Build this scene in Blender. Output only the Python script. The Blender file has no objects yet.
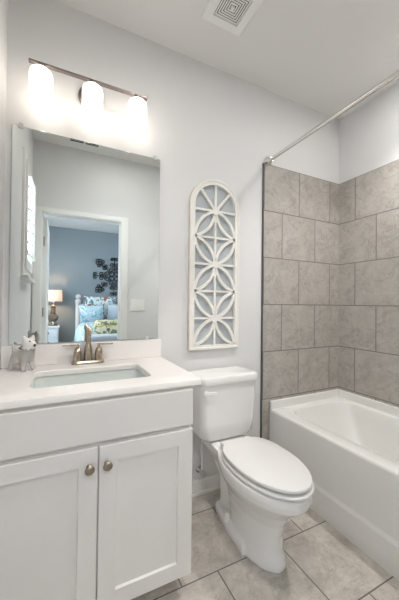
import bpy, bmesh, math, random
from mathutils import Vector, Matrix
random.seed(4)
S = bpy.context.scene
COL = S.collection
PI = math.pi

# ---------------------------------------------------------------- camera
yaw, pitch, roll = 0.4551, 0.0123, 0.0113
F = Vector((math.sin(yaw)*math.cos(pitch), math.cos(yaw)*math.cos(pitch), math.sin(pitch)))
Rv = Vector((math.cos(yaw), -math.sin(yaw), 0)); Uv = Rv.cross(F)
R2 = Rv*math.cos(roll) + Uv*math.sin(roll); U2 = -Rv*math.sin(roll) + Uv*math.cos(roll)
cd = bpy.data.cameras.new('camera'); cam = bpy.data.objects.new('camera', cd); COL.objects.link(cam)
cd.sensor_fit = 'VERTICAL'; cd.sensor_height = 36; cd.lens = 286.76/600*36; cd.clip_start = 0.02
M = Matrix((R2, U2, -F)).transposed().to_4x4(); M.translation = Vector((0.2421, -1.6347, 1.194))
cam.matrix_world = M
S.camera = cam

# ---------------------------------------------------------------- world, daylight, exposure
W = bpy.data.worlds.new('daylight'); S.world = W; W.use_nodes = True
bg = W.node_tree.nodes['Background']; bg.inputs[0].default_value = (0.82, 0.91, 1.0, 1); bg.inputs[1].default_value = 2.0
S.view_settings.view_transform = 'Standard'; S.view_settings.look = 'None'
S.view_settings.exposure = 2.2; S.view_settings.gamma = 1.0; S.view_settings.use_curve_mapping = False
cy = S.cycles
cy.max_bounces = 12; cy.diffuse_bounces = 8; cy.glossy_bounces = 6; cy.transmission_bounces = 10; cy.transparent_max_bounces = 12
cy.caustics_reflective = False; cy.caustics_refractive = False; cy.sample_clamp_indirect = 8
cy.use_denoising = True

SHADE_STRENGTH = 0.75
ADDED_TUB_STRENGTH = 22.0
ADDED_VANITY_STRENGTH = 22.0
ADDED_TUB_WATTS = 13.0
ADDED_VANITY_WATTS = 6.0
ADDED_BEDROOM_STRENGTH = 15.0
LAMP_WATTS = 3.0

# ---------------------------------------------------------------- materials
def mat(name, col, rough=0.5, metal=0.0, noise=0.0, nscale=8.0, bump=0.0, bscale=60.0, spec=0.5, trans=0.0, ior=1.45, coat=0.0):
    m = bpy.data.materials.new(name); m.use_nodes = True
    nt = m.node_tree; b = nt.nodes['Principled BSDF']
    b.inputs['Base Color'].default_value = (*col, 1); b.inputs['Roughness'].default_value = rough
    b.inputs['Metallic'].default_value = metal; b.inputs['Specular IOR Level'].default_value = spec
    b.inputs['Transmission Weight'].default_value = trans; b.inputs['IOR'].default_value = ior
    b.inputs['Coat Weight'].default_value = coat
    tc = nt.nodes.new('ShaderNodeTexCoord')
    if noise:
        n = nt.nodes.new('ShaderNodeTexNoise'); n.inputs['Scale'].default_value = nscale; n.inputs['Detail'].default_value = 5
        nt.links.new(tc.outputs['Object'], n.inputs['Vector'])
        mx = nt.nodes.new('ShaderNodeMix'); mx.data_type = 'RGBA'
        mx.inputs['A'].default_value = (*[c*(1-noise) for c in col], 1)
        mx.inputs['B'].default_value = (*[min(1, c*(1+noise)) for c in col], 1)
        nt.links.new(n.outputs['Fac'], mx.inputs['Factor']); nt.links.new(mx.outputs['Result'], b.inputs['Base Color'])
    if bump:
        n2 = nt.nodes.new('ShaderNodeTexNoise'); n2.inputs['Scale'].default_value = bscale; n2.inputs['Detail'].default_value = 3
        nt.links.new(tc.outputs['Object'], n2.inputs['Vector'])
        bp = nt.nodes.new('ShaderNodeBump'); bp.inputs['Strength'].default_value = bump; bp.inputs['Distance'].default_value = 0.002
        nt.links.new(n2.outputs['Fac'], bp.inputs['Height']); nt.links.new(bp.outputs['Normal'], b.inputs['Normal'])
    return m

def tile_mat(name, c1, c2, vein, grout, bw, rh, mortar=0.0035, rough=0.45):
    m = bpy.data.materials.new(name); m.use_nodes = True
    nt = m.node_tree; b = nt.nodes['Principled BSDF']; L = nt.links.new
    uv = nt.nodes.new('ShaderNodeUVMap'); uv.uv_map = 'UVMap'
    br = nt.nodes.new('ShaderNodeTexBrick'); br.offset = 0.5; br.offset_frequency = 2; br.squash = 1
    br.inputs['Scale'].default_value = 1; br.inputs['Brick Width'].default_value = bw; br.inputs['Row Height'].default_value = rh
    br.inputs['Mortar Size'].default_value = mortar; br.inputs['Mortar Smooth'].default_value = 0.1; br.inputs['Bias'].default_value = 0
    br.inputs['Color1'].default_value = (0, 0, 0, 1); br.inputs['Color2'].default_value = (1, 1, 1, 1); br.inputs['Mortar'].default_value = (0.5, 0.5, 0.5, 1)
    L(uv.outputs[0], br.inputs['Vector'])
    # stone clouding, shifted from tile to tile
    sh = nt.nodes.new('ShaderNodeVectorMath'); sh.operation = 'MULTIPLY_ADD'
    L(br.outputs['Color'], sh.inputs[0]); sh.inputs[1].default_value = (7.3, 5.1, 3.7); L(uv.outputs[0], sh.inputs[2])
    n1 = nt.nodes.new('ShaderNodeTexNoise'); n1.inputs['Scale'].default_value = 9; n1.inputs['Detail'].default_value = 8; n1.inputs['Roughness'].default_value = 0.78; n1.inputs['Distortion'].default_value = 0.25
    L(sh.outputs[0], n1.inputs['Vector'])
    r1 = nt.nodes.new('ShaderNodeValToRGB'); r1.color_ramp.elements[0].position = 0.3; r1.color_ramp.elements[1].position = 0.72
    r1.color_ramp.elements[0].color = (*c1, 1); r1.color_ramp.elements[1].color = (*c2, 1)
    L(n1.outputs['Fac'], r1.inputs['Fac'])
    n2 = nt.nodes.new('ShaderNodeTexNoise'); n2.inputs['Scale'].default_value = 5; n2.inputs['Detail'].default_value = 9; n2.inputs['Roughness'].default_value = 0.65; n2.inputs['Distortion'].default_value = 0.7
    L(sh.outputs[0], n2.inputs['Vector'])
    r2 = nt.nodes.new('ShaderNodeValToRGB'); e = r2.color_ramp.elements
    e[0].position = 0.48; e[0].color = (0, 0, 0, 1); e[1].position = 0.52; e[1].color = (0, 0, 0, 1)
    k = e.new(0.5); k.color = (1, 1, 1, 1)
    L(n2.outputs['Fac'], r2.inputs['Fac'])
    mu = nt.nodes.new('ShaderNodeMath'); mu.operation = 'MULTIPLY'; mu.inputs[1].default_value = 0.5; L(r2.outputs['Color'], mu.inputs[0])
    mv = nt.nodes.new('ShaderNodeMix'); mv.data_type = 'RGBA'; L(mu.outputs[0], mv.inputs['Factor']); L(r1.outputs['Color'], mv.inputs['A']); mv.inputs['B'].default_value = (*vein, 1)
    mg = nt.nodes.new('ShaderNodeMix'); mg.data_type = 'RGBA'; L(br.outputs['Fac'], mg.inputs['Factor']); L(mv.outputs['Result'], mg.inputs['A']); mg.inputs['B'].default_value = (*grout, 1)
    L(mg.outputs['Result'], b.inputs['Base Color'])
    rr = nt.nodes.new('ShaderNodeMapRange'); rr.inputs['To Min'].default_value = rough; rr.inputs['To Max'].default_value = 0.9
    L(br.outputs['Fac'], rr.inputs['Value']); L(rr.outputs[0], b.inputs['Roughness'])
    inv = nt.nodes.new('ShaderNodeMath'); inv.operation = 'SUBTRACT'; inv.inputs[0].default_value = 1; L(br.outputs['Fac'], inv.inputs[1])
    bp = nt.nodes.new('ShaderNodeBump'); bp.inputs['Strength'].default_value = 0.5; bp.inputs['Distance'].default_value = 0.002
    L(inv.outputs[0], bp.inputs['Height']); L(bp.outputs['Normal'], b.inputs['Normal'])
    return m

def floral_mat(name, base, spots, scale):
    m = bpy.data.materials.new(name); m.use_nodes = True
    nt = m.node_tree; b = nt.nodes['Principled BSDF']; L = nt.links.new
    b.inputs['Roughness'].default_value = 0.9
    tc = nt.nodes.new('ShaderNodeTexCoord'); prev = None
    for i, (c, sc, th) in enumerate(spots):
        v = nt.nodes.new('ShaderNodeTexNoise'); v.inputs['Scale'].default_value = sc*scale; v.inputs['Detail'].default_value = 1.5; v.inputs['Distortion'].default_value = 1.2
        mp = nt.nodes.new('ShaderNodeMapping'); mp.inputs['Location'].default_value = (i*3.7, i*1.9, i*5.3)
        L(tc.outputs['Object'], mp.inputs[0]); L(mp.outputs[0], v.inputs['Vector'])
        r = nt.nodes.new('ShaderNodeValToRGB'); r.color_ramp.elements[0].position = th; r.color_ramp.elements[1].position = th+0.03
        L(v.outputs['Fac'], r.inputs['Fac'])
        mx = nt.nodes.new('ShaderNodeMix'); mx.data_type = 'RGBA'; L(r.outputs['Color'], mx.inputs['Factor'])
        if prev: L(prev.outputs['Result'], mx.inputs['A'])
        else: mx.inputs['A'].default_value = (*base, 1)
        mx.inputs['B'].default_value = (*c, 1); prev = mx
    L(prev.outputs['Result'], b.inputs['Base Color'])
    return m

def emis(name, col, strength):
    m = bpy.data.materials.new(name); m.use_nodes = True; b = m.node_tree.nodes['Principled BSDF']
    b.inputs['Base Color'].default_value = (0.9, 0.9, 0.9, 1); b.inputs['Emission Color'].default_value = (*col, 1); b.inputs['Emission Strength'].default_value = strength
    b.inputs['Roughness'].default_value = 0.3
    return m

def pane_mat(name):
    m = bpy.data.materials.new(name); m.use_nodes = True; nt = m.node_tree; nt.nodes.remove(nt.nodes['Principled BSDF'])
    t = nt.nodes.new('ShaderNodeBsdfTransparent'); t.inputs[0].default_value = (0.95, 0.97, 0.97, 1); g = nt.nodes.new('ShaderNodeBsdfGlossy'); g.inputs['Roughness'].default_value = 0.0
    mx = nt.nodes.new('ShaderNodeMixShader'); mx.inputs[0].default_value = 0.05
    nt.links.new(t.outputs[0], mx.inputs[1]); nt.links.new(g.outputs[0], mx.inputs[2])
    nt.links.new(mx.outputs[0], nt.nodes['Material Output'].inputs[0])
    return m

def shade_cloth(name, col):
    m = bpy.data.materials.new(name); m.use_nodes = True; nt = m.node_tree; nt.nodes.remove(nt.nodes['Principled BSDF'])
    d = nt.nodes.new('ShaderNodeBsdfDiffuse'); d.inputs[0].default_value = (*col, 1); t = nt.nodes.new('ShaderNodeBsdfTranslucent'); t.inputs[0].default_value = (*col, 1)
    mx = nt.nodes.new('ShaderNodeMixShader'); mx.inputs[0].default_value = 0.25
    nt.links.new(d.outputs[0], mx.inputs[1]); nt.links.new(t.outputs[0], mx.inputs[2]); nt.links.new(mx.outputs[0], nt.nodes['Material Output'].inputs[0])
    return m

m_wall = mat('grey wall paint', (0.70, 0.70, 0.70), 0.5, noise=0.012, nscale=3, bump=0.06, bscale=220)
m_ceil = mat('ceiling paint', (0.76, 0.75, 0.735), 0.9, noise=0.012, nscale=3, bump=0.08, bscale=160)
m_trim = mat('white trim paint', (0.80, 0.80, 0.78), 0.35, noise=0.01)
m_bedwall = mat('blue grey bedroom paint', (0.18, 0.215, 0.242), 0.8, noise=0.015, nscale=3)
m_bedceil = mat('bedroom ceiling painted shade', (0.46, 0.48, 0.50), 0.9, noise=0.012, nscale=3)  # grey stands for shade on this ceiling, put into its colour
m_carpet = mat('beige carpet', (0.42, 0.38, 0.33), 0.95, noise=0.15, nscale=60, bump=0.5, bscale=200)
m_walltile = tile_mat('grey stone wall tile', (0.325, 0.302, 0.272), (0.50, 0.475, 0.44), (0.22, 0.20, 0.178), (0.19, 0.178, 0.162), 0.3335, 0.3351)
m_floortile = tile_mat('beige grey floor tile', (0.36, 0.33, 0.29), (0.68, 0.64, 0.585), (0.31, 0.285, 0.25), (0.16, 0.15, 0.135), 0.345, 0.356, 0.003, 0.35)
m_edge = mat('dark grey tile edge metal', (0.10, 0.10, 0.10), 0.5, 0.3, noise=0.03)
m_cab = mat('white cabinet paint', (0.75, 0.735, 0.72), 0.4, noise=0.012, nscale=4)
m_kick = mat('toe kick', (0.55, 0.54, 0.52), 0.6, noise=0.03)
m_marble = mat('white cultured marble', (0.84, 0.81, 0.785), 0.38, noise=0.015, nscale=5, spec=0.35)
m_sink = mat('white sink porcelain', (0.62, 0.66, 0.635), 0.15, noise=0.008)
m_porc = mat('white toilet porcelain', (0.80, 0.79, 0.785), 0.13, noise=0.008, coat=0.4)
m_seat = mat('white seat plastic', (0.76, 0.75, 0.74), 0.25, noise=0.008)
m_tub = mat('white acrylic tub', (0.77, 0.765, 0.745), 0.16, noise=0.008, coat=0.3)
m_nickel = mat('brushed nickel', (0.52, 0.44, 0.345), 0.22, 1.0, noise=0.06, nscale=40)
m_bronze = mat('warm nickel', (0.34, 0.29, 0.24), 0.38, 1.0, noise=0.08, nscale=60)
m_chrome = mat('polished chrome', (0.78, 0.77, 0.75), 0.16, 1.0, noise=0.02)
m_steel = mat('dark nickel bar', (0.22, 0.19, 0.18), 0.35, 1.0, noise=0.05, nscale=30)
m_mirror = mat('silvered mirror', (0.86, 0.90, 0.895), 0.0, 1.0, noise=0.001)
m_medge = mat('mirror glass edge', (0.35, 0.42, 0.40), 0.2, noise=0.03)
m_clip = mat('clear plastic clip', (0.9, 0.9, 0.9), 0.15, noise=0.01, trans=0.4)
m_glow = emis('lit opal glass', (1.0, 0.90, 0.78), SHADE_STRENGTH)
m_art = mat('distressed white wood', (0.78, 0.76, 0.72), 0.65, noise=0.06, nscale=25, bump=0.2, bscale=80)
m_artedge = mat('worn tan wood edge', (0.62, 0.55, 0.48), 0.7, noise=0.15, nscale=40)
m_artback = mat('grey blue backing board', (0.44, 0.47, 0.49), 0.7, noise=0.03, nscale=10)
m_plast = mat('white plastic', (0.82, 0.82, 0.80), 0.35, noise=0.01)
m_dark = mat('dark vent opening', (0.03, 0.03, 0.05), 0.8, noise=0.05)
m_pane = pane_mat('window glass')
m_glassdog = mat('frosted clear glass', (0.92, 0.90, 0.86), 0.15, noise=0.02, trans=0.6, ior=1.4)
m_doghead = mat('white frosted glass', (0.86, 0.83, 0.80), 0.3, noise=0.03, nscale=60, trans=0.1)
m_black = mat('glossy black', (0.02, 0.02, 0.02), 0.2, noise=0.05)
m_bow = mat('brown ribbon', (0.12, 0.07, 0.045), 0.6, noise=0.2, nscale=150)
m_iron = mat('black wrought iron', (0.02, 0.025, 0.03), 0.5, 0.5, noise=0.1)
m_lampwood = mat('weathered brown wood', (0.11, 0.085, 0.068), 0.7, noise=0.3, nscale=30)
m_shade = shade_cloth('linen lamp shade', (0.72, 0.60, 0.53))
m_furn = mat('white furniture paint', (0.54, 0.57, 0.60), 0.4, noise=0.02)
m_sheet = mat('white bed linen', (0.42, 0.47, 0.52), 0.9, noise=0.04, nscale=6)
m_bluefl = floral_mat('blue floral fabric', (0.32, 0.41, 0.47), [((0.14, 0.30, 0.40), 9, 0.56), ((0.30, 0.46, 0.52), 14, 0.6), ((0.50, 0.55, 0.58), 11, 0.6)], 1.0)
m_redfl = floral_mat('red floral fabric', (0.48, 0.54, 0.56), [((0.10, 0.16, 0.20), 13, 0.54), ((0.30, 0.07, 0.05), 5, 0.60), ((0.10, 0.14, 0.08), 11, 0.60), ((0.10, 0.10, 0.15), 14, 0.62)], 1.0)
m_quilt = floral_mat('green floral quilt', (0.50, 0.48, 0.36), [((0.14, 0.17, 0.09), 10, 0.52), ((0.45, 0.36, 0.12), 14, 0.58), ((0.08, 0.07, 0.06), 12, 0.62)], 1.0)

# ---------------------------------------------------------------- helpers
def tag(o, label=None, cat=None, group=None, kind=None):
    if label: o['label'] = label
    if cat: o['category'] = cat
    if group: o['group'] = group
    if kind: o['kind'] = kind
    return o
def thing(name, label, cat, loc=(0, 0, 0), rz=0, group=None):
    o = bpy.data.objects.new(name, None); o.empty_display_size = 0.05; COL.objects.link(o)
    o.location = loc; o.rotation_euler = (0, 0, rz); return tag(o, label, cat, group)
def obj(name, bm, m, parent=None, smooth=None, bevel=0.0, seg=2, subsurf=0, local=False, remesh=0.0):
    """one bmesh -> one object. Coordinates are world ones unless local."""
    bmesh.ops.recalc_face_normals(bm, faces=bm.faces)
    me = bpy.data.meshes.new(name); bm.to_mesh(me); bm.free()
    for x in (m if isinstance(m, (list, tuple)) else [m]): me.materials.append(x)
    o = bpy.data.objects.new(name, me); COL.objects.link(o)
    if smooth is not None:
        for p in me.polygons: p.use_smooth = True
        me.set_sharp_from_angle(angle=math.radians(smooth))
    if remesh:
        r = o.modifiers.new('remesh', 'REMESH'); r.mode = 'VOXEL'; r.voxel_size = remesh; r.use_smooth_shade = True
        s = o.modifiers.new('smooth', 'SMOOTH'); s.factor = 0.5; s.iterations = 6
    if bevel:
        b = o.modifiers.new('bevel', 'BEVEL'); b.width = bevel; b.segments = seg; b.limit_method = 'ANGLE'; b.angle_limit = math.radians(40)
        b.harden_normals = False
    if subsurf:
        s = o.modifiers.new('subsurf', 'SUBSURF'); s.levels = subsurf; s.render_levels = subsurf
    if parent:
        o.parent = parent
        if not local:
            o.matrix_parent_inverse = (Matrix.Translation(parent.location) @ parent.rotation_euler.to_matrix().to_4x4()).inverted() if parent.parent is None and parent.type == 'EMPTY' else Matrix()
    return o
def box(bm, x0, x1, y0, y1, z0, z1, mi=0):
    vs = [bm.verts.new((x, y, z)) for x in (x0, x1) for y in (y0, y1) for z in (z0, z1)]
    for f in ((0, 1, 3, 2), (4, 6, 7, 5), (0, 4, 5, 1), (2, 3, 7, 6), (0, 2, 6, 4), (1, 5, 7, 3)):
        bm.faces.new([vs[i] for i in f]).material_index = mi
    return vs
def BX(*a):
    bm = bmesh.new(); box(bm, *a); return bm
def loft(bm, loops, cap0=True, cap1=True, closed=True, mi=0):
    rows = [[bm.verts.new(p) for p in lp] for lp in loops]
    for a, b in zip(rows, rows[1:]):
        n = len(a)
        for i in range(n if closed else n-1):
            j = (i+1) % n
            bm.faces.new((a[i], a[j], b[j], b[i])).material_index = mi
    if cap0: bm.faces.new(list(reversed(rows[0]))).material_index = mi
    if cap1: bm.faces.new(rows[-1]).material_index = mi
    return rows
def ring(bm, loops, mi=0):
    """closed torus-like loft"""
    rows = [[bm.verts.new(p) for p in lp] for lp in loops]
    for a, b in zip(rows, rows[1:]+rows[:1]):
        n = len(a)
        for i in range(n):
            j = (i+1) % n; bm.faces.new((a[i], a[j], b[j], b[i])).material_index = mi
def rrect(x0, x1, y0, y1, r, z, n=8):
    out = []
    for cx, cy, a0 in ((x1-r, y1-r, 0), (x0+r, y1-r, PI/2), (x0+r, y0+r, PI), (x1-r, y0+r, 1.5*PI)):
        for k in range(n):
            a = a0 + PI/2*k/(n-1); out.append((cx+r*math.cos(a), cy+r*math.sin(a), z))
    return out
def lathe(bm, prof, c=(0, 0, 0), axis='z', n=24, mi=0, cap0=True, cap1=True):
    loops = []
    for r, h in prof:
        lp = []
        for k in range(n):
            a = 2*PI*k/n; u, v = r*math.cos(a), r*math.sin(a)
            p = {'z': (u, v, h), 'y': (u, h, -v), 'x': (h, u, v)}[axis]
            lp.append((c[0]+p[0], c[1]+p[1], c[2]+p[2]))
        loops.append(lp)
    loft(bm, loops, cap0, cap1, mi=mi)
def tube(bm, pts, rad, n=10, mi=0, caps=True):
    pts = [Vector(p) for p in pts]; loops = []; up = None
    for i, p in enumerate(pts):
        t = (pts[min(i+1, len(pts)-1)] - pts[max(i-1, 0)]).normalized()
        if up is None:
            up = Vector((0, 0, 1)) if abs(t.z) < 0.9 else Vector((1, 0, 0))
        a = t.cross(up).normalized(); b = a.cross(t).normalized(); up = b
        r = rad[i] if isinstance(rad, (list, tuple)) else rad
        loops.append([tuple(p + a*r*math.cos(2*PI*k/n) + b*r*math.sin(2*PI*k/n)) for k in range(n)])
    loft(bm, loops, caps, caps, mi=mi)
def strip(bm, pts, w, y0, y1, mi=0, closed=False):
    """flat bar of width w following (x, z) points, between depths y0 and y1"""
    P = [Vector(p) for p in pts]; loops = []; n = len(P)
    for i in range(n):
        if closed: t = (P[(i+1) % n]-P[i-1]).normalized()
        else: t = (P[min(i+1, n-1)]-P[max(i-1, 0)]).normalized()
        q = Vector((-t.y, t.x))*w/2; a, b = P[i]+q, P[i]-q
        loops.append([(a.x, y0, a.y), (b.x, y0, b.y), (b.x, y1, b.y), (a.x, y1, a.y)])
    if closed: ring(bm, loops, mi)
    else: loft(bm, loops, mi=mi)
def uvplane(name, corners, uvs, m):
    bm = bmesh.new(); ul = bm.loops.layers.uv.new('UVMap')
    f = bm.faces.new([bm.verts.new(c) for c in corners])
    for l, u in zip(f.loops, uvs): l[ul].uv = u
    return bm
def slab_uv(name, x0, x1, y0, y1, z0, z1, fn, m):
    bm = BX(x0, x1, y0, y1, z0, z1); ul = bm.loops.layers.uv.new('UVMap')
    for f in bm.faces:
        for l in f.loops: l[ul].uv = fn(l.vert.co)
    o = obj(name, bm, m); o['kind'] = 'structure'; return o
def struct(name, bm, m, parent=None, **k):
    o = obj(name, bm, m, parent, **k)
    if not parent: o['kind'] = 'structure'
    return o

# ---------------------------------------------------------------- room shell
WX = 2.3275; D = -1.515; H = 2.74; WT = 0.115; DB = -1.63           # right wall, door wall, ceiling
X0, X1, DH = 0.086, 0.824, 2.055                                    # door opening
WY0, WY1, WZ0, WZ1 = -1.25, -0.745, 1.43, 2.21                       # window opening
uvf = lambda co: (co.x-0.725+0.1725+3.45, -co.y-0.155+0.712*2)
slab_uv('floor', 0, WX, DB, 0, -0.1, 0, uvf, m_floortile)
struct('wall_back', BX(-WT, WX+WT, 0, WT, -0.1, H), m_wall)
bm = bmesh.new()
box(bm, -WT, 0, D, WY0, -0.1, H); box(bm, -WT, 0, WY1, 0, -0.1, H); box(bm, -WT, 0, WY0, WY1, -0.1, WZ0); box(bm, -WT, 0, WY0, WY1, WZ1, H)
struct('wall_left', bm, m_wall)
struct('wall_right', BX(WX, WX+WT, D, 0, -0.1, H), m_wall)
bm = bmesh.new()
box(bm, -0.45, X0-0.014, DB+0.005, D, -0.1, H); box(bm, X1+0.014, 3.7, DB+0.005, D, -0.1, H); box(bm, X0-0.014, X1+0.014, DB+0.005, D, DH+0.014, H)
struct('wall_front', bm, m_wall)
struct('ceiling', BX(-WT, WX+WT, D, WT, H, H+0.1), m_ceil)
# shower tile
ZT = 2.198; zb = ZT-6*0.3351; TT = 0.011
slab_uv('wall_tile_back', 1.536, WX, -TT, 0, 0, ZT, lambda co: (co.x-1.874+3.335, co.z-zb+0.6702), m_walltile)
slab_uv('wall_tile_right', WX-TT, WX, D, -TT, 0, ZT, lambda co: (-co.y-0.156+3.335, co.z-zb+0.6702), m_walltile)
slab_uv('wall_tile_front', 1.536, WX-TT, D, D+TT, 0, ZT, lambda co: (co.x-1.874+3.335, co.z-zb+0.6702), m_walltile)
bm = bmesh.new(); box(bm, 1.530, 1.536, -0.014, 0, 0, ZT)
struct('trim_1', bm, m_edge)
# baseboard along the back wall, with shoe
bm = bmesh.new(); box(bm, 0.79, 1.530, -0.014, 0, 0, 0.088); box(bm, 0.79, 1.530, -0.026, -0.014, 0, 0.018); struct('baseboard_back', bm, m_trim, bevel=0.003)
bm = bmesh.new(); box(bm, 0.0, 0.014, D, -0.58, 0, 0.088); struct('baseboard_left', bm, m_trim, bevel=0.003)
bm = bmesh.new(); box(bm, 0.905, 1.535, D, D+0.014, 0, 0.088); struct('baseboard_front', bm, m_trim, bevel=0.003)
# door casing (room side), jamb lining, head
cw = 0.072; hw = 0.05
bm = bmesh.new()
box(bm, X0-cw, X0-0.004, D, D+0.018, 0, DH+hw); box(bm, X1+0.004, X1+cw+0.006, D, D+0.018, 0, DH+hw); box(bm, X0-0.004, X1+0.004, D, D+0.018, DH+0.004, DH+hw)
box(bm, X0-cw, X0-0.004, DB-0.014, DB+0.005, 0, DH+hw); box(bm, X1+0.004, X1+cw, DB-0.014, DB+0.005, 0, DH+hw); box(bm, X0-0.004, X1+0.004, DB-0.014, DB+0.005, DH+0.004, DH+hw)
box(bm, X0-0.014, X0, DB, D, 0, DH+0.014); box(bm, X1, X1+0.014, DB, D, 0, DH+0.014); box(bm, X0, X1, DB, D, DH, DH+0.014)
box(bm, X0, X0+0.006, DB+0.04, DB+0.075, 0, DH); box(bm, X1-0.006, X1, DB+0.04, DB+0.075, 0, DH)
struct('trim_2', bm, m_trim, bevel=0.003)
# door, swung a right angle into the bedroom
dr = bpy.data.objects.new('door_1', None); COL.objects.link(dr); dr['kind'] = 'structure'
bm = bmesh.new(); box(bm, X0+0.002, X0+0.037, DB-0.735, DB-0.018, 0.012, DH-0.015)
for z0, z1 in ((0.2, 0.95), (1.08, 1.88)):
    for xs in (X0+0.0365, X0+0.0005): box(bm, xs, xs+0.002, DB-0.62, DB-0.13, z0, z1)
obj('door_slab', bm, m_trim, dr, bevel=0.002)
for z in (1.80, 1.09, 0.28):
    bm = bmesh.new(); lathe(bm, [(0.007, z-0.045), (0.007, z+0.045)], (X0+0.010, DB-0.012, 0), n=10); box(bm, X0+0.0005, X0+0.0085, DB-0.012, DB+0.034, z-0.045, z+0.045)
    obj('hinge', bm, m_bronze, dr, smooth=40)
bm = bmesh.new(); lathe(bm, [(0.03, 0), (0.03, 0.006), (0.011, 0.01), (0.011, 0.035), (0.026, 0.045), (0.028, 0.058), (0.018, 0.068)], (X0+0.037, DB-0.67, 0.93), 'x')
obj('door_knob', bm, m_nickel, dr, smooth=40)

# window in the left wall, with plantation shutter
wn = bpy.data.objects.new('window_1', None); COL.objects.link(wn); wn['kind'] = 'structure'
bm = bmesh.new(); c = 0.055
box(bm, -WT, 0.018, WY0-c, WY0, WZ0-0.05, WZ1+c); box(bm, -WT, 0.018, WY1, WY1+c, WZ0-0.05, WZ1+c); box(bm, -WT, 0.018, WY0, WY1, WZ1, WZ1+c); box(bm, -WT, 0.018, WY0, WY1, WZ0-0.05, WZ0)
obj('window_frame', bm, m_trim, wn, bevel=0.003)
obj('window_sill', BX(-0.02, 0.05, WY0-c-0.01, WY1+c+0.01, WZ0-0.075, WZ0-0.05), m_trim, wn, bevel=0.004)
bm = bmesh.new(); box(bm, -0.10, -0.094, WY0, WY1, WZ0, WZ1); obj('pane', bm, m_pane, wn)
bm = bmesh.new(); zc = (WZ0+WZ1)/2; box(bm, -0.108, -0.086, WY0, WY1, zc-0.018, zc+0.018); obj('meeting_rail', bm, m_trim, wn, bevel=0.003)
bm = bmesh.new(); s = 0.045
box(bm, 0.0, 0.03, WY0+0.002, WY0+s, WZ0+0.002, WZ1-0.002); box(bm, 0.0, 0.03, WY1-s, WY1-0.002, WZ0+0.002, WZ1-0.002); box(bm, 0.0, 0.03, WY0+s, WY1-s, WZ0+0.002, WZ0+0.075); box(bm, 0.0, 0.03, WY0+s, WY1-s, WZ1-0.07, WZ1-0.002)
obj('shutter_frame', bm, m_trim, wn, bevel=0.003)
zz = WZ0+0.115
while zz < WZ1-0.09:
    bm = bmesh.new(); lp = []
    for y in (WY0+s+0.002, WY1-s-0.002):
        a = math.radians(14)
        lp.append([(0.015+0.038*math.cos(t)*math.cos(a)-0.005*math.sin(t)*math.sin(a)*-1, y, zz+0.038*math.cos(t)*math.sin(a)*-1+0.005*math.sin(t)*math.cos(a)) for t in [2*PI*k/12 for k in range(12)]])
    loft(bm, lp); obj('louver', bm, m_trim, wn, smooth=50); zz += 0.082
bm = bmesh.new(); box(bm, 0.052, 0.062, -1.003, -0.992, WZ0+0.09, WZ1-0.09); obj('tilt_rod', bm, m_trim, wn, bevel=0.002)

# ---------------------------------------------------------------- bedroom beyond the doorway
BY = -4.97; BX0, BX1 = -0.45, 3.7
struct('floor_bedroom', BX(BX0-WT, BX1+WT, BY-WT, DB, -0.1, 0), m_carpet)
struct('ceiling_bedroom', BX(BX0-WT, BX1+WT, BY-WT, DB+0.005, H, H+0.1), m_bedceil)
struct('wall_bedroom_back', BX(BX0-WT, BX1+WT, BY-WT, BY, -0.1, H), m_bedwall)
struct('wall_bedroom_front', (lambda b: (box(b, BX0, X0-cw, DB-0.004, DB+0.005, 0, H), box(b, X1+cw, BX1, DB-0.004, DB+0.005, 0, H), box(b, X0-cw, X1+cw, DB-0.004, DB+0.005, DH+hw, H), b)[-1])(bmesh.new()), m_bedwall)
def wall_with_window(name, xa, xb, y0, y1, z0, z1):
    bm = bmesh.new(); box(bm, xa, xb, BY, y0, -0.1, H); box(bm, xa, xb, y1, DB, -0.1, H); box(bm, xa, xb, y0, y1, -0.1, z0); box(bm, xa, xb, y0, y1, z1, H); struct(name, bm, m_bedwall)
def plain_window(name, xa, xb, y0, y1, z0, z1):
    w = bpy.data.objects.new(name, None); COL.objects.link(w); w['kind'] = 'structure'
    bm = bmesh.new(); f = 0.05
    box(bm, xa, xb, y0, y0+f, z0, z1); box(bm, xa, xb, y1-f, y1, z0, z1); box(bm, xa, xb, y0+f, y1-f, z0, z0+f); box(bm, xa, xb, y0+f, y1-f, z1-f, z1)
    ym = (y0+y1)/2; box(bm, xa, xb, ym-0.03, ym+0.03, z0+f, z1-f)
    obj('window_frame', bm, m_trim, w, bevel=0.004)
    xm = (xa+xb)/2; obj('pane', BX(xm-0.003, xm+0.003, y0+f, y1-f, z0+f, z1-f), m_pane, w)
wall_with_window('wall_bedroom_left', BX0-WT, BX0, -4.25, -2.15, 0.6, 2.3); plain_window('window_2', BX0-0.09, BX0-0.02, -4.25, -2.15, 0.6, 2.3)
wall_with_window('wall_bedroom_right', BX1, BX1+WT, -4.35, -2.25, 0.6, 2.3); plain_window('window_3', BX1+0.02, BX1+0.09, -4.35, -2.25, 0.6, 2.3)

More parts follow.
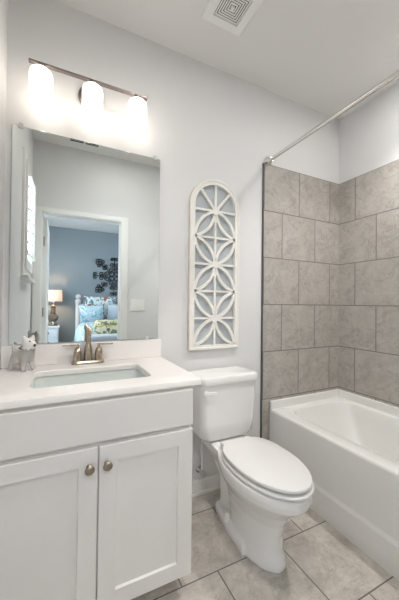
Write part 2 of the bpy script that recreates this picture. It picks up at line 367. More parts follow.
# ---------------------------------------------------------------- vanity
v = thing('vanity_cabinet', 'white shaker vanity cabinet with two doors under the countertop', 'cabinet', (0.376, -0.27, 0))
VR = 0.746; FY = -0.541
bm = bmesh.new(); box(bm, 0.002, 0.02, FY, -0.002, 0.085, 0.8555); box(bm, VR-0.018, VR, FY, -0.002, 0.085, 0.8555); box(bm, 0.02, VR-0.018, FY, FY+0.02, 0.085, 0.8555)
box(bm, 0.02, VR-0.018, FY+0.02, -0.014, 0.085, 0.103); box(bm, 0.02, VR-0.018, -0.014, -0.002, 0.085, 0.8555); obj('body', bm, m_cab, v, bevel=0.002)
obj('toe_kick', BX(0.004, VR-0.012, -0.47, -0.012, 0, 0.085), m_kick, v)
obj('drawer_front', BX(0.004, VR-0.002, FY-0.019, FY, 0.697, 0.841), m_cab, v, bevel=0.003)
for x0, x1, kx in ((0.004, 0.3735, 0.345), (0.3785, VR-0.002, 0.4055)):
    bm = bmesh.new(); yf = FY-0.019; z0, z1 = 0.090, 0.681; st = 0.062
    lo = lambda i, y: [(x0+i, y, z0+i), (x1-i, y, z0+i), (x1-i, y, z1-i), (x0+i, y, z1-i)]
    loft(bm, [lo(0, FY), lo(0, yf+0.002), lo(0.002, yf), lo(st, yf), lo(st+0.003, yf+0.009)])
    dd = obj('door', bm, m_cab, v)
    bm = bmesh.new(); lathe(bm, [(0.010, 0), (0.009, -0.004), (0.006, -0.008), (0.006, -0.014), (0.0145, -0.019), (0.0165, -0.024), (0.0135, -0.029), (0.006, -0.031)], (kx, yf, 0.617), 'y', 20)
    k = obj('knob', bm, m_bronze, dd, smooth=45)

ct = thing('countertop', 'white cultured marble vanity top with backsplash and rectangular sink cutout', 'countertop', (0.39, -0.28, 0.85))
SX0, SX1, SY0, SY1 = 0.152, 0.607, -0.436, -0.156
CX1, CY0 = 0.7873, -0.5585
bm = bmesh.new()
ring(bm, [rrect(0.001, CX1, CY0, -0.001, 0.014, 0.856), rrect(0.001, CX1, CY0, -0.001, 0.016, 0.873), rrect(0.003, CX1-0.002, CY0+0.002, -0.003, 0.016, 0.878), rrect(0.007, CX1-0.007, CY0+0.007, -0.007, 0.016, 0.88),
          rrect(SX0-0.003, SX1+0.003, SY0-0.003, SY1+0.003, 0.033, 0.88), rrect(SX0, SX1, SY0, SY1, 0.03, 0.876), rrect(SX0, SX1, SY0, SY1, 0.03, 0.856)])
obj('slab', bm, m_marble, ct, smooth=30)
obj('backsplash', BX(0.001, 0.785, -0.02, -0.0005, 0.88, 0.981), m_marble, ct, bevel=0.003)
sk = thing('sink', 'rectangular white undermount sink sunk into the vanity top', 'sink', (0.384, -0.293, 0.7))
bm = bmesh.new(); g = 0.006
loft(bm, [rrect(SX0-0.02, SX1+0.02, SY0-0.02, SY1+0.02, 0.05, 0.8555), rrect(SX0-g, SX1+g, SY0-g, SY1+g, 0.036, 0.8555), rrect(SX0+0.004, SX1-0.004, SY0+0.004, SY1-0.004, 0.04, 0.82), rrect(SX0+0.03, SX1-0.03, SY0+0.022, SY1-0.022, 0.06, 0.745),
          rrect(SX0+0.07, SX1-0.07, SY0+0.06, SY1-0.06, 0.06, 0.725), rrect(0.35, 0.418, -0.315, -0.255, 0.028, 0.72)], False, True)
o = obj('basin', bm, m_sink, sk, smooth=50)
bm = bmesh.new(); lathe(bm, [(0.024, 0.720), (0.024, 0.7235), (0.018, 0.7245), (0.017, 0.722)], (0.384, -0.285, 0), n=24); obj('drain', bm, m_nickel, sk, smooth=40)

# faucet
FX, FYY = 0.381, -0.054
fa = thing('faucet', 'brushed nickel centerset faucet with two lever handles behind the sink', 'faucet', (FX, FYY, 0.88))
bm = bmesh.new(); loft(bm, [rrect(FX-0.080, FX+0.080, FYY-0.027, FYY+0.027, 0.026, 0.8803), rrect(FX-0.079, FX+0.079, FYY-0.026, FYY+0.026, 0.025, 0.890), rrect(FX-0.073, FX+0.073, FYY-0.021, FYY+0.021, 0.020, 0.898)]); obj('base', bm, m_nickel, fa, smooth=40)
bm = bmesh.new(); lathe(bm, [(0.0215, 0.897), (0.021, 0.94), (0.019, 0.965), (0.014, 0.977), (0.0125, 0.985)], (FX, FYY, 0)); obj('spout_collar', bm, m_nickel, fa, smooth=40)
pts = [(FX, FYY, 0.97), (FX, FYY, 1.0), (FX, FYY, 1.03)]
for k in range(1, 11):
    a = PI*0.85*k/10; pts.append((FX, FYY-0.045*(1-math.cos(a)), 1.03+0.030*math.sin(a)))
bm = bmesh.new(); tube(bm, pts, [0.0125]*11+[0.012, 0.0115], 14); obj('spout', bm, m_nickel, fa, smooth=40)
for s in (-1, 1):
    hx = FX+s*0.051
    bm = bmesh.new(); lathe(bm, [(0.019, 0.897), (0.0195, 0.925), (0.0185, 0.943), (0.014, 0.957), (0.007, 0.962), (0.006, 0.974)], (hx, FYY, 0)); h = obj('handle', bm, m_nickel, fa, smooth=40)
    bm = bmesh.new(); loft(bm, [[(hx+s*t, FYY-w, 0.972), (hx+s*t, FYY+w, 0.972), (hx+s*t, FYY+w, 0.972+q), (hx+s*t, FYY-w, 0.972+q)] for t, w, q in ((-0.009, 0.006, 0.008), (0.0, 0.007, 0.009), (0.04, 0.006, 0.008), (0.072, 0.0055, 0.007))])
    obj('lever', bm, m_nickel, h, bevel=0.002)

# mirror
mr = thing('mirror', 'large frameless rectangular wall mirror above the vanity backsplash', 'mirror', (0.398, -0.004, 0.99))
bm = bmesh.new(); box(bm, 0.028, 0.7675, -0.007, -0.002, 0.988, 2.046)
bm.faces.ensure_lookup_table(); bm.normal_update()
for f in bm.faces: f.material_index = 0 if f.normal.y < -0.9 or (abs(f.normal.y) > 0.9 and f.calc_center_median().y < -0.005) else 1
obj('mirror_glass', bm, [m_mirror, m_medge], mr)
for x, z, s in ((0.062, 2.046, 1), (0.735, 2.046, 1), (0.10, 0.988, -1), (0.70, 0.988, -1)):
    bm = bmesh.new(); z0, z1 = sorted((z-s*0.010, z+s*(0.016 if s > 0 else 0.004))); box(bm, x-0.009, x+0.009, -0.011, -0.0075, z0, z1); zz0, zz1 = sorted((z+s*0.001, z+s*(0.016 if s > 0 else 0.004))); box(bm, x-0.009, x+0.009, -0.0075, -0.0005, zz0, zz1)
    lathe(bm, [(0.004, -0.011), (0.004, -0.0125)], (x, 0, z+s*0.008), 'y', 10)
    obj('clip', bm, m_clip, mr, bevel=0.001)

# vanity light
vl = thing('vanity_light', 'three light bar fixture with glowing opal glass shades above the mirror', 'wall light', (0.378, 0, 2.29))
bm = bmesh.new(); lathe(bm, [(0.062, -0.0005), (0.062, -0.016), (0.056, -0.022), (0.02, -0.024)], (0.378, 0, 2.285), 'y', 32); obj('canopy', bm, m_steel, vl, smooth=40)
bm = bmesh.new(); tube(bm, [(0.378, -0.02, 2.30), (0.378, -0.095, 2.311)], 0.008); obj('arm', bm, m_steel, vl, smooth=40)
obj('bar', BX(0.098, 0.660, -0.112, -0.090, 2.308, 2.3155), m_steel, vl, bevel=0.001)
for x in (0.150, 0.378, 0.606):
    bm = bmesh.new(); lathe(bm, [(0.040, 2.115), (0.047, 2.119), (0.0495, 2.13), (0.0495, 2.258), (0.046, 2.272), (0.037, 2.281), (0.02, 2.284)], (x, -0.103, 0), n=28)
    sh = obj('shade', bm, m_glow, vl, smooth=50)
    bm = bmesh.new(); lathe(bm, [(0.018, 2.2835), (0.018, 2.3085)], (x, -0.101, 0), n=16); obj('socket_cap', bm, m_steel, sh, smooth=40)

# ---------------------------------------------------------------- glass dog on the vanity top
def skin_body(nodes, edges):
    me = bpy.data.meshes.new('tmp'); me.from_pydata([n[0] for n in nodes], edges, [])
    o = bpy.data.objects.new('tmp', me); COL.objects.link(o)
    o.modifiers.new('skin', 'SKIN'); sv = me.skin_vertices[0].data if me.skin_vertices else None
    if sv is None:
        bpy.context.view_layer.objects.active = o
        lay = me.attributes.get('skin_vertices')
    for i, n in enumerate(nodes):
        me.skin_vertices[0].data[i].radius = (n[1], n[1]); me.skin_vertices[0].data[i].use_root = (i == 0)
    s = o.modifiers.new('sub', 'SUBSURF'); s.levels = 2; s.render_levels = 2
    dg = bpy.context.evaluated_depsgraph_get(); em = bpy.data.meshes.new_from_object(o.evaluated_get(dg))
    bm = bmesh.new(); bm.from_mesh(em); bpy.data.objects.remove(o); return bm
dg = thing('dog_figurine', 'small standing glass dog figurine with pale head beside the sink', 'figurine', (0.098, -0.098, 0.8803), math.radians(-48))
N = [((-0.036, 0, 0.064), 0.026), ((0.0, 0, 0.066), 0.026), ((0.026, 0, 0.072), 0.027), ((0.036, 0, 0.100), 0.022), ((0.040, 0, 0.128), 0.029), ((0.062, 0, 0.121), 0.019), ((0.073, 0, 0.118), 0.013),
     ((-0.042, -0.022, 0.038), 0.015), ((-0.044, -0.025, 0.012), 0.011), ((-0.036, -0.025, 0.007), 0.009), ((-0.042, 0.022, 0.038), 0.015), ((-0.044, 0.025, 0.012), 0.011), ((-0.036, 0.025, 0.007), 0.009),
     ((0.030, -0.020, 0.044), 0.013), ((0.032, -0.023, 0.012), 0.010), ((0.044, -0.023, 0.007), 0.009), ((0.030, 0.020, 0.044), 0.013), ((0.032, 0.023, 0.012), 0.010), ((0.044, 0.023, 0.007), 0.009),
     ((-0.062, 0, 0.086), 0.009), ((-0.072, 0, 0.118), 0.006), ((0.034, -0.020, 0.148), 0.010), ((0.032, -0.024, 0.164), 0.004), ((0.034, 0.020, 0.148), 0.010), ((0.032, 0.024, 0.164), 0.004)]
E_ = [(0, 1), (1, 2), (2, 3), (3, 4), (4, 5), (5, 6), (0, 7), (7, 8), (8, 9), (0, 10), (10, 11), (11, 12), (2, 13), (13, 14), (14, 15), (2, 16), (16, 17), (17, 18), (0, 19), (19, 20), (4, 21), (21, 22), (4, 23), (23, 24)]
bm = skin_body(N, E_)
zmin = min(v.co.z for v in bm.verts)
for vv in bm.verts: vv.co.z -= zmin
for f in bm.faces: f.material_index = 1 if f.calc_center_median().z > 0.104 - zmin and f.calc_center_median().x > 0.005 else 0
bm.faces.ensure_lookup_table(); bm.normal_update()
from mathutils.bvhtree import BVHTree
bvh = BVHTree.FromBMesh(bm)
def surf(o, d): return bvh.ray_cast(Vector(o), Vector(d).normalized())[0] or Vector(o)
pn = surf((0.2, 0, 0.121-zmin), (-1, 0, 0)); pe = [surf((0.2, sy*0.013, 0.139-zmin), (-1, 0, 0)) for sy in (-1, 1)]
obj('body', bm, [m_glassdog, m_doghead], dg, smooth=80, local=True)
def ball(c, r):
    b = bmesh.new(); bmesh.ops.create_uvsphere(b, u_segments=14, v_segments=10, radius=r)
    for q in b.verts: q.co += Vector(c)
    return b
obj('nose', ball(pn, 0.0062), m_black, dg, smooth=80, local=True)
for p_ in pe: obj('eye', ball(p_, 0.0036), m_black, dg, smooth=80, local=True)
bm = bmesh.new(); lathe(bm, [(0.020, 0.096-zmin), (0.0225, 0.100-zmin), (0.0225, 0.105-zmin), (0.020, 0.109-zmin)], (0.034, 0, 0), n=20)
for s in (-1, 1): tube(bm, [(0.014, 0, 0.103-zmin), (0.004, s*0.012, 0.113-zmin), (0.000, s*0.020, 0.106-zmin), (0.006, s*0.012, 0.098-zmin), (0.014, 0, 0.103-zmin)], 0.0045, 8)
obj('ribbon', bm, m_bow, dg, smooth=60, local=True)

# ---------------------------------------------------------------- toilet
TX = 1.148
t = thing('toilet', 'white two piece elongated toilet with closed lid beside the tub', 'toilet', (TX, -0.4, 0))
def egg(yb, yf, w, z, ym=None, n=40, flat=2.0, xo=0.0):
    ym = ym if ym is not None else yb+(yf-yb)*0.45; out = []
    for k in range(n):
        a = 2*PI*k/n; s, c_ = math.sin(a), math.cos(a)
        e = 2/ (2.0 if s < 0 else flat)
        x = w*math.copysign(abs(c_)**e, c_); y = ym + (ym-yf)*s*1.0 if s < 0 else ym + (yb-ym)*math.copysign(abs(s)**e, s)
        out.append((TX+xo+x, y, z))
    return out
bm = bmesh.new()
loft(bm, [egg(-0.26, -0.645, 0.100, 0.0, -0.44, flat=3), egg(-0.26, -0.645, 0.100, 0.02, -0.44, flat=3), egg(-0.27, -0.630, 0.093, 0.07, -0.44), egg(-0.26, -0.628, 0.092, 0.14, -0.44), egg(-0.24, -0.645, 0.099, 0.20, -0.44), egg(-0.22, -0.675, 0.118, 0.255, -0.45), egg(-0.20, -0.722, 0.146, 0.30, -0.46), egg(-0.19, -0.766, 0.168, 0.34, -0.48), egg(-0.19, -0.778, 0.174, 0.37, -0.48), egg(-0.19, -0.776, 0.173, 0.398, -0.48)])
# trapway and rear deck
def plan(wr, wf, y0, y1, z): return [(TX-wr, y1, z), (TX-(wr+wf)/2-0.01, (y0+y1)/2, z), (TX-wf, y0, z), (TX+wf, y0, z), (TX+(wr+wf)/2+0.01, (y0+y1)/2, z), (TX+wr, y1, z)]
loft(bm, [plan(0.078, 0.112, -0.50, -0.175, 0.0), plan(0.078, 0.112, -0.50, -0.175, 0.040), plan(0.070, 0.100, -0.49, -0.18, 0.055), plan(0.05, 0.06, -0.48, -0.19, 0.060)])
loft(bm, [rrect(TX-0.055, TX+0.055, -0.45, -0.17, 0.04, 0.0), rrect(TX-0.055, TX+0.055, -0.45, -0.16, 0.04, 0.20), rrect(TX-0.080, TX+0.080, -0.40, -0.10, 0.05, 0.29), rrect(TX-0.115, TX+0.115, -0.36, -0.045, 0.05, 0.36), rrect(TX-0.12, TX+0.12, -0.36, -0.045, 0.05, 0.398)])
obj('bowl', bm, m_porc, t, remesh=0.006)
def eggplate(w, yf, z0, z1, r, hole=None):
    bm = bmesh.new()
    e = lambda i, z: egg(-0.292, yf+i, w-i, z, -0.51, 64, 3.0, 0.002)
    lp = [e(r, z0), e(0.3*r, z0+0.3*r), e(0, z0+r), e(0, z1-r), e(0.3*r, z1-0.3*r), e(r, z1)]
    if hole: lp += [egg(-0.33, yf+hole, w-hole, z1, -0.495, 64), egg(-0.33, yf+hole, w-hole, z0, -0.495, 64)]; ring(bm, lp)
    else: loft(bm, lp)
    return bm
obj('seat', eggplate(0.168, -0.781, 0.4045, 0.417, 0.005, 0.06), m_seat, t, smooth=30)
obj('lid', eggplate(0.161, -0.772, 0.4275, 0.4435, 0.005), m_seat, t, smooth=30)
for s in (-1, 1):
    obj('hinge', BX(TX+s*0.075-0.02, TX+s*0.075+0.02, -0.295, -0.255, 0.40, 0.432), m_seat, t, bevel=0.006)
TB = -0.022
def tank_loop(wb, yf, z, r): return rrect(TX-wb, TX+wb, yf, TB, r, z)
bm = bmesh.new(); loft(bm, [tank_loop(0.135, -0.17, 0.402, 0.05), tank_loop(0.162, -0.198, 0.412, 0.05), tank_loop(0.176, -0.207, 0.435, 0.045), tank_loop(0.183, -0.211, 0.50, 0.04), tank_loop(0.190, -0.217, 0.730, 0.035)]); obj('tank', bm, m_porc, t, smooth=40)
bm = bmesh.new(); loft(bm, [tank_loop(0.190, -0.218, 0.730, 0.035), tank_loop(0.197, -0.226, 0.733, 0.035), tank_loop(0.200, -0.230, 0.742, 0.035), tank_loop(0.199, -0.229, 0.768, 0.035), tank_loop(0.195, -0.225, 0.776, 0.033), tank_loop(0.185, -0.215, 0.780, 0.03)]); obj('tank_lid', bm, m_porc, t, smooth=40)
bm = bmesh.new(); lathe(bm, [(0.011, -0.212), (0.011, -0.227)], (TX-0.165, 0, 0.696), 'y', 16); loft(bm, [[(x, -0.231-q, zc_-h), (x, -0.223-q, zc_-h), (x, -0.223-q, zc_+h), (x, -0.231-q, zc_+h)] for x, zc_, h, q in ((TX-0.185, 0.697, 0.006, 0.002), (TX-0.170, 0.696, 0.009, 0.003), (TX-0.13, 0.694, 0.008, 0.005), (TX-0.105, 0.692, 0.007, 0.006))]); obj('flush_lever', bm, m_plast, t, bevel=0.002)
for s in (-1, 1):
    bm = bmesh.new(); lathe(bm, [(0.017, 0.045), (0.017, 0.078), (0.013, 0.090), (0.005, 0.094)], (TX+s*0.088, -0.33, 0), n=16); obj('bolt_cap', bm, m_plast, t, smooth=40)
sv = thing('water_supply_valve', 'white shutoff valve and hose on the wall left of the toilet', 'valve', (1.03, 0, 0.15))
bm = bmesh.new(); lathe(bm, [(0.022, -0.0005), (0.022, -0.006), (0.008, -0.008), (0.008, -0.05)], (1.05, 0, 0.15), 'y', 18); lathe(bm, [(0.011, 0.138), (0.011, 0.172)], (1.05, -0.045, 0), n=14); lathe(bm, [(0.016, -0.055), (0.016, -0.068)], (1.05, 0, 0.15), 'y', 14); obj('valve', bm, m_chrome, sv, smooth=40)
bm = bmesh.new(); tube(bm, [(1.05, -0.045, 0.17), (1.048, -0.047, 0.23), (1.038, -0.055, 0.30), (1.035, -0.075, 0.36), (1.04, -0.085, 0.401)], 0.006); obj('hose', bm, m_plast, sv, smooth=40)

# ---------------------------------------------------------------- bathtub
tb = thing('bathtub', 'white alcove bathtub with raised tile lip below the stone tile', 'bathtub', (1.96, -0.76, 0))
yb, yf, xr = -TT-0.001, D+TT+0.001, WX-TT-0.001
DZ = 0.452
o_ = lambda x, z: rrect(x, xr, yf, yb, 0.006, z)
i_ = lambda q, z, r, qb=None: rrect(1.69+q, 2.265-q, -1.41+q*1.3, -0.085-(qb if qb is not None else q), r, z)
bm = bmesh.new()
loft(bm, [o_(1.584, 0), o_(1.584, 0.135), o_(1.586, 0.142), o_(1.597, 0.15), o_(1.599, 0.16), o_(1.599, DZ-0.018), o_(1.602, DZ-0.007), o_(1.609, DZ-0.001), o_(1.615, DZ),
          i_(0, DZ-0.001, 0.11), i_(0.006, DZ-0.004, 0.11), i_(0.012, DZ-0.014, 0.11), i_(0.022, DZ-0.07, 0.12, 0.03), i_(0.055, 0.18, 0.13, 0.12), i_(0.075, 0.125, 0.13, 0.17), i_(0.11, 0.10, 0.12, 0.21), i_(0.2, 0.092, 0.07, 0.3)], True, True)
obj('tub_shell', bm, m_tub, tb, smooth=50)
bm = bmesh.new(); lz = 0.508
box(bm, 1.5995, xr, -0.034, yb, DZ-0.02, lz); box(bm, xr-0.022, xr, yf, -0.034, DZ-0.02, lz); box(bm, 1.5995, xr-0.022, yf, yf+0.022, DZ-0.02, lz)
obj('tile_lip', bm, m_tub, tb, bevel=0.006, seg=3)
bm = bmesh.new(); lathe(bm, [(0.03, 0.0935), (0.03, 0.0965), (0.022, 0.098), (0.02, 0.096)], (1.978, -1.18, 0), n=20); obj('drain', bm, m_chrome, tb, smooth=40)

# shower curtain rod
rd = thing('shower_curtain_rod', 'straight chrome shower curtain rod above the open side of the tub', 'curtain rod', (1.571, -0.76, 2.215))
bm = bmesh.new(); tube(bm, [(1.575, -0.02, 2.222), (1.575, D+0.02, 2.222)], 0.0125, 16); obj('rod', bm, m_chrome, rd, smooth=40)
for y, s in ((0, -1), (D, 1)):
    yo = y+s*0.0005
    bm = bmesh.new(); lathe(bm, [(0.033, yo), (0.033, yo+s*0.008), (0.026, yo+s*0.020), (0.020, yo+s*0.045), (0.0135, yo+s*0.043)], (1.575, 0, 2.222), 'y', 24); obj('flange', bm, m_chrome, rd, smooth=40)

# ---------------------------------------------------------------- wall art
AX, AH, AR = 1.142, 0.183, 0.183
wa = thing('wall_art_panel', 'arched white openwork wall panel with petal lattice above the toilet', 'wall art', (AX, 0, 0.903))
def arch(h, zb_, zs, n=24):
    return [(AX+h, zb_)] + [(AX+h*math.cos(PI*k/n), zs+h*math.sin(PI*k/n)) for k in range(n+1)] + [(AX-h, zb_)]
def lv(pl, y): return [(x, y, z) for x, z in pl]
ZS = 1.812
bm = bmesh.new()
a0, a1, a2, a3, a4 = arch(AH, 0.903, ZS), arch(AH-0.004, 0.907, ZS), arch(AH-0.014, 0.917, ZS), arch(AH-0.017, 0.920, ZS), arch(AH-0.036, 0.930, ZS)
ring(bm, [lv(a0, -0.001), lv(a0, -0.026), lv(a1, -0.030), lv(a2, -0.030), lv(a3, -0.026), lv(a4, -0.026), lv(a4, -0.001)])
bm.faces.ensure_lookup_table()
for k, f in enumerate(bm.faces):
    if k < len(a0)*1 : f.material_index = 1
obj('frame', bm, [m_art, m_artedge], wa)
bm = bmesh.new(); bx = arch(AH-0.030, 0.925, ZS); loft(bm, [lv(bx, -0.002), lv(bx, -0.006)]); obj('backing', bm, m_artback, wa)
bm = bmesh.new(); IW = AH-0.034; zc0 = [1.791, 1.446, 1.101]; hs = 0.1725
strip(bm, [(AX, 0.930), (AX, ZS+IW)], 0.014, -0.021, -0.007)
for z in (1.791, 1.6185, 1.446, 1.2735, 1.101): strip(bm, [(AX-IW, z), (AX+IW, z)], 0.013, -0.0205, -0.007)
def arcs(p, q, sag):
    p, q = Vector(p), Vector(q); d = q-p; n = Vector((-d.y, d.x)).normalized(); return [tuple(p+d*k/14+n*sag*4*(k/14)*(1-k/14)) for k in range(15)]
for i, z in enumerate(zc0):
    for sx in (-1, 1):
        for sz in (-1, 1):
            if i == 0 and sz > 0: continue
            for sg in (-0.037, 0.037): strip(bm, arcs((AX, z), (AX+sx*IW, z+sz*hs), sg), 0.018, -0.0235, -0.007)
    lathe(bm, [(0.026, -0.007), (0.026, -0.0245)], (AX, 0, z), 'y', 16)
for a in (PI/4, 3*PI/4): strip(bm, [(AX, 1.791), (AX+1.01*IW*math.cos(a), ZS+1.01*IW*math.sin(a))], 0.017, -0.023, -0.007)
obj('lattice', bm, m_art, wa)

# ---------------------------------------------------------------- ceiling grilles, light switch
ef = thing('exhaust_fan_grille', 'square white ceiling exhaust fan grille with concentric slots', 'exhaust fan', (1.026, -0.385, H))
gx, gy, gs = 1.026, -0.385, 0.120
bm = bmesh.new(); sq = lambda s, z: [(gx-s, gy-s, z), (gx+s, gy-s, z), (gx+s, gy+s, z), (gx-s, gy+s, z)]
ring(bm, [sq(gs, H-0.0005), sq(gs, H-0.012), sq(gs-0.006, H-0.018), sq(gs-0.046, H-0.016), sq(gs-0.048, H-0.006), sq(gs-0.048, H-0.0005)]); obj('frame', bm, m_plast, ef)
obj('dark_opening', BX(gx-0.073, gx+0.073, gy-0.073, gy+0.073, H-0.002, H-0.0006), m_dark, ef)
for k in range(5):
    s = 0.0685-k*0.0118
    bm = bmesh.new(); ring(bm, [sq(s, H-0.010), sq(s, H-0.0125), sq(s-0.0068, H-0.0125), sq(s-0.0068, H-0.010)]); obj('louver', bm, m_plast, ef)
bm = bmesh.new(); box(bm, gx-0.009, gx+0.009, gy-0.009, gy+0.009, H-0.018, H-0.005); obj('center_cap', bm, m_plast, ef, bevel=0.002)
def added_downlight(x, y, label, strength, watts, cone):  # unseen fixtures, added to raise the bathroom's overall brightness
    cl = thing('added_recessed_light', label, 'added ceiling light', (x, y, H))
    bm = bmesh.new(); ring(bm, [[(x+r*math.cos(2*PI*k/32), y+r*math.sin(2*PI*k/32), z) for k in range(32)] for r, z in ((0.095, H-0.0005), (0.095, H-0.004), (0.080, H-0.008), (0.075, H-0.0005))]); obj('trim_ring', bm, m_plast, cl, smooth=40)
    bm = bmesh.new(); lathe(bm, [(0.0745, H-0.0005), (0.0745, H-0.005)], (x, y, 0), n=32); obj('diffuser', bm, emis('added light diffuser', (1.0, 0.965, 0.93), strength), cl)
    l = bpy.data.lights.new('added_downlight_beam', 'SPOT'); l.energy = watts; l.spot_size = math.radians(cone); l.spot_blend = 0.7; l.shadow_soft_size = 0.035; l.color = (1.0, 0.965, 0.93)
    lo = bpy.data.objects.new('added_downlight_beam', l); COL.objects.link(lo); lo.parent = cl; lo.location = (0, 0, -0.02)
added_downlight(1.96, -0.80, 'unseen round white recessed light added over the bathtub, placed from the rod shadow', ADDED_TUB_STRENGTH, ADDED_TUB_WATTS, 110)  # added out of view, position inferred from the curtain rod's shadow
added_downlight(0.82, -0.88, 'added unseen round white recessed light in the ceiling in front of the vanity', ADDED_VANITY_STRENGTH, ADDED_VANITY_WATTS, 110)  # added fill for left wall and countertop, kept out of the mirror
rg = thing('ceiling_air_register', 'white slotted air register on the ceiling, seen in the mirror top', 'air vent', (0.44, -1.32, H))
bm = bmesh.new(); q = lambda i, z: [(0.30+i, -1.385+i, z), (0.58-i, -1.385+i, z), (0.58-i, -1.255-i, z), (0.30+i, -1.255-i, z)]
ring(bm, [q(0, H-0.0005), q(0, H-0.004), q(0.003, H-0.006), q(0.011, H-0.006), q(0.012, H-0.0005)]); box(bm, 0.432, 0.448, -1.374, -1.266, H-0.006, H-0.0005); obj('frame', bm, m_plast, rg)
obj('dark_opening', BX(0.312, 0.568, -1.373, -1.267, H-0.002, H-0.0006), m_dark, rg)
for k in range(4):
    y = -1.350+k*0.022; obj('slat', BX(0.312, 0.568, y, y+0.004, H-0.005, H-0.003), m_plast, rg)
sw = thing('light_switch_plate', 'white triple rocker light switch plate right of the door, seen in mirror', 'light switch', (1.015, D, 1.17))
obj('plate', BX(0.937, 1.093, D+0.0005, D+0.007, 1.105, 1.232), m_plast, sw, bevel=0.003)
for k in (-1, 0, 1):
    obj('rocker', BX(1.015+k*0.046-0.0165, 1.015+k*0.046+0.0165, D+0.006, D+0.010, 1.135, 1.202), m_plast, sw, bevel=0.002)

bl = thing('added_bedroom_light', 'unseen round opal dome as added ceiling light in the bedroom beyond the doorway', 'added ceiling light', (0.45, -2.9, H))  # added out of view to send light through the doorway onto the vanity
bm = bmesh.new(); lathe(bm, [(0.20, H-0.0005), (0.20, H-0.03), (0.19, H-0.034)], (0.45, -2.9, 0), n=36); obj('base', bm, m_nickel, bl, smooth=40)
bm = bmesh.new(); lathe(bm, [(0.188, H-0.0342), (0.188, H-0.10), (0.16, H-0.13), (0.10, H-0.15), (0.02, H-0.155)], (0.45, -2.9, 0), n=36); obj('dome', bm, emis('added bedroom dome', (1.0, 0.975, 0.96), ADDED_BEDROOM_STRENGTH), bl, smooth=60)

# ---------------------------------------------------------------- bedroom contents (seen in the mirror)
ns = thing('nightstand', 'white nightstand under the table lamp, seen through the doorway', 'nightstand', (0.2, -4.68, 0))
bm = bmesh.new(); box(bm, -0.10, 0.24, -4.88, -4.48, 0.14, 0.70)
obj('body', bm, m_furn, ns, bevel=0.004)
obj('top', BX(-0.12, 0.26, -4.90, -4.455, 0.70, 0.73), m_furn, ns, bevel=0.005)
for z0, z1 in ((0.53, 0.68), (0.35, 0.51), (0.17, 0.33)):
    dw = obj('drawer', BX(-0.08, 0.22, -4.48, -4.465, z0, z1), m_furn, ns, bevel=0.003)
    bm = bmesh.new(); lathe(bm, [(0.006, -4.465), (0.006, -4.45), (0.014, -4.445), (0.012, -4.435)], (0.07, 0, (z0+z1)/2), 'y', 14); obj('knob', bm, m_iron, dw, smooth=40)
for x in (-0.09, 0.20):
    for y in (-4.86, -4.52): obj('leg', BX(x, x+0.03, y, y+0.03, 0, 0.14), m_furn, ns)
LX, LY = 0.14, -4.66; ZL = -0.09
tl = thing('table_lamp', 'lit table lamp with turned brown base on the white nightstand', 'lamp', (LX, LY, 0.73))
bm = bmesh.new(); lathe(bm, [(0.085, 0.82), (0.085, 0.845), (0.055, 0.865), (0.04, 0.885), (0.05, 0.905), (0.088, 0.945), (0.098, 0.985), (0.085, 1.02), (0.05, 1.045), (0.055, 1.06), (0.045, 1.08), (0.04, 1.16), (0.052, 1.19), (0.045, 1.21), (0.025, 1.22), (0.012, 1.23), (0.012, 1.30)], (LX, LY, ZL)); obj('base', bm, m_lampwood, tl, smooth=35)
bm = bmesh.new()
loops = []
for r, z in ((0.160, 1.205), (0.150, 1.425), (0.147, 1.425), (0.157, 1.205)): loops.append([(LX+r*math.cos(2*PI*k/32), LY+r*math.sin(2*PI*k/32), z) for k in range(32)])
ring(bm, loops); obj('lamp_shade', bm, m_shade, tl, smooth=40)
bm = ball((LX, LY, 1.30), 0.03); obj('bulb', bm, emis('lit bulb', (1.0, 0.70, 0.42), LAMP_WATTS*30), tl, smooth=80)
bm = bmesh.new(); 
for a in (0, 2*PI/3, 4*PI/3): tube(bm, [(LX, LY, 1.22), (LX+0.154*math.cos(a), LY+0.154*math.sin(a), 1.22)], 0.002, 6)
obj('harp', bm, m_iron, tl)

bd = thing('bed', 'white bed with turned posts against the bedroom wall, seen in mirror', 'bed', (1.35, -3.95, 0))
bx0, bx1, by0, by1 = 0.60, 2.20, -4.93, -2.95
for x in (bx0, bx1):
    bm = bmesh.new(); lathe(bm, [(0.045, 0), (0.05, 0.05), (0.05, 1.18), (0.062, 1.20), (0.062, 1.235), (0.035, 1.25), (0.03, 1.26), (0.055, 1.29), (0.058, 1.32), (0.035, 1.35), (0.01, 1.36)], (x, by0+0.06, 0)); obj('post', bm, m_furn, bd, smooth=40)
bm = bmesh.new(); box(bm, bx0+0.045, bx1-0.045, by0+0.035, by0+0.085, 0.35, 1.16); obj('headboard', bm, m_furn, bd, bevel=0.01)
obj('rails', BX(bx0+0.03, bx1-0.03, by0+0.085, by1, 0.22, 0.40), m_furn, bd, bevel=0.01)
for x in (bx0+0.07, bx1-0.07): obj('leg', BX(x-0.035, x+0.035, by1+0.0, by1+0.07, 0, 0.38), m_furn, bd)
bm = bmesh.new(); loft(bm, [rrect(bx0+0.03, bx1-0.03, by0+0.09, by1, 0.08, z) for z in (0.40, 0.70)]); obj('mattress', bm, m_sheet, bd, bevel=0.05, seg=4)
def cloth_block(x0, x1, y0, y1, z0, z1, r):
    bm = bmesh.new(); bmesh.ops.create_grid(bm, x_segments=40, y_segments=40, size=0.5)
    for q in bm.verts:
        x = x0+(q.co.x+0.5)*(x1-x0); y = y0+(q.co.y+0.5)*(y1-y0)
        e = min(x-x0, x1-x, y1-y); z = z1 if e > r else z0+(z1-z0)*math.sqrt(max(0, 1-((r-e)/r)**2))
        z += 0.006*math.sin(x*31+y*17)+0.006*math.sin(y*43-x*11); q.co = (x, y, z)
    return bm
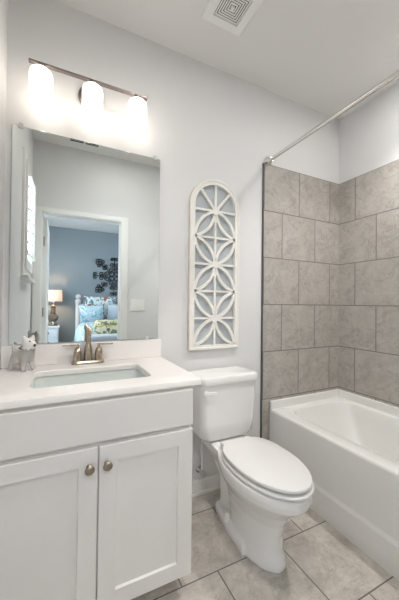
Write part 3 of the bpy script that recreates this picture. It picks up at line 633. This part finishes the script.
dv = obj('duvet', cloth_block(bx0-0.10, bx1+0.10, -4.30, by1-0.10, 0.30, 0.78, 0.16), m_bluefl, smooth=60); tag(dv, 'blue and white floral duvet draped over the bed, seen in mirror', 'duvet')
s_ = dv.modifiers.new('thick', 'SOLIDIFY'); s_.thickness = 0.02; s_.offset = 1
qt = obj('quilt', cloth_block(bx0+0.10, bx1+0.12, -3.55, by1-0.12, 0.35, 0.87, 0.14), m_quilt, smooth=60); tag(qt, 'green and yellow floral quilt folded over the bed foot, seen in mirror', 'quilt')
s_ = qt.modifiers.new('thick', 'SOLIDIFY'); s_.thickness = 0.02; s_.offset = 1
def pillow(name, c, w, h, d, tilt, rz, m, label):
    bm = bmesh.new(); bmesh.ops.create_cube(bm, size=1); bmesh.ops.subdivide_edges(bm, edges=bm.edges, cuts=9, use_grid_fill=True)
    for q in bm.verts:
        u, vv, t_ = q.co.x*2, q.co.z*2, q.co.y*2
        th = (max(0, 1-abs(u)**2.5)*max(0, 1-abs(vv)**2.5))**0.45
        k = 1-0.07*(1-abs(u))*abs(vv) ; kk = 1-0.07*(1-abs(vv))*abs(u)
        q.co = (u*w/2*kk, t_*d/2*(th+0.06), vv*h/2*k)
    o = obj(name, bm, m, smooth=70); o.location = c; o.rotation_euler = (tilt, 0, rz); tag(o, label, 'pillow', 'bed pillows'); return o
pillow('pillow', (1.00, -4.66, 1.03), 0.66, 0.60, 0.18, math.radians(-16), 0, m_redfl, 'blue and red floral pillow at the back of the bed left side, seen in mirror')
pillow('pillow', (1.72, -4.66, 1.03), 0.66, 0.60, 0.18, math.radians(-16), 0, m_redfl, 'floral pillow at the back of the bed right side beyond the doorway')
pillow('pillow', (0.82, -4.40, 0.92), 0.46, 0.46, 0.17, math.radians(-22), 0.25, m_bluefl, 'blue floral pillow beside the bed post, seen in mirror')
pillow('pillow', (1.42, -4.42, 0.97), 0.62, 0.40, 0.17, math.radians(-26), 0, m_sheet, 'white pillow leaning on the floral pillow, seen in mirror')
# wrought iron medallion
MX, MZ = 1.335, 1.775
wm = bmesh.new()
def P2(pts, rot, rad=0.0095):
    c_, s_ = math.cos(rot), math.sin(rot)
    tube(wm, [(MX+1.07*(x*c_-z*s_), BY+0.012, MZ+x*s_+z*c_) for x, z in pts], rad, 6)
def curl(cx, cz, r0, turns, a0, sgn=1): return [(cx+r0*(1-0.75*k/20)*math.cos(a0+sgn*2*PI*turns*k/20), cz+r0*(1-0.75*k/20)*math.sin(a0+sgn*2*PI*turns*k/20)) for k in range(21)]
for k in range(4):
    r = k*PI/2
    P2([(0.05, 0), (0.42, 0)], r, 0.009)
    for s in (-1, 1):
        P2(curl(0.14, s*0.055, 0.055, 1.4, -s*PI/2, s), r); P2(curl(0.25, s*0.05, 0.05, 1.4, PI, s), r); P2(curl(0.375, s*0.04, 0.04, 1.3, -PI/2*s, s), r)
        P2(curl(0.20, s*0.17, 0.05, 1.4, -PI/4, s), r); P2(curl(0.30, s*0.22, 0.045, 1.4, PI, -s), r)
    P2([(0.05, 0.05), (0.27, 0.27)], r, 0.008)
    for a in range(4):
        q = a*PI/2+PI/4; cx, cz = 0.305+0.035*math.cos(q), 0.305+0.035*math.sin(q)
        P2([(cx+0.032*math.cos(j*PI/5), cz+0.032*math.sin(j*PI/5)) for j in range(11)], r, 0.011)
    P2([(0.05+0.045*math.cos(j*PI/6), 0.05+0.045*math.sin(j*PI/6)) for j in range(13)], r, 0.011)
mo = obj('wall_medallion', wm, m_iron, smooth=50); tag(mo, 'black wrought iron scroll medallion on the bedroom wall above the bed', 'wall art')
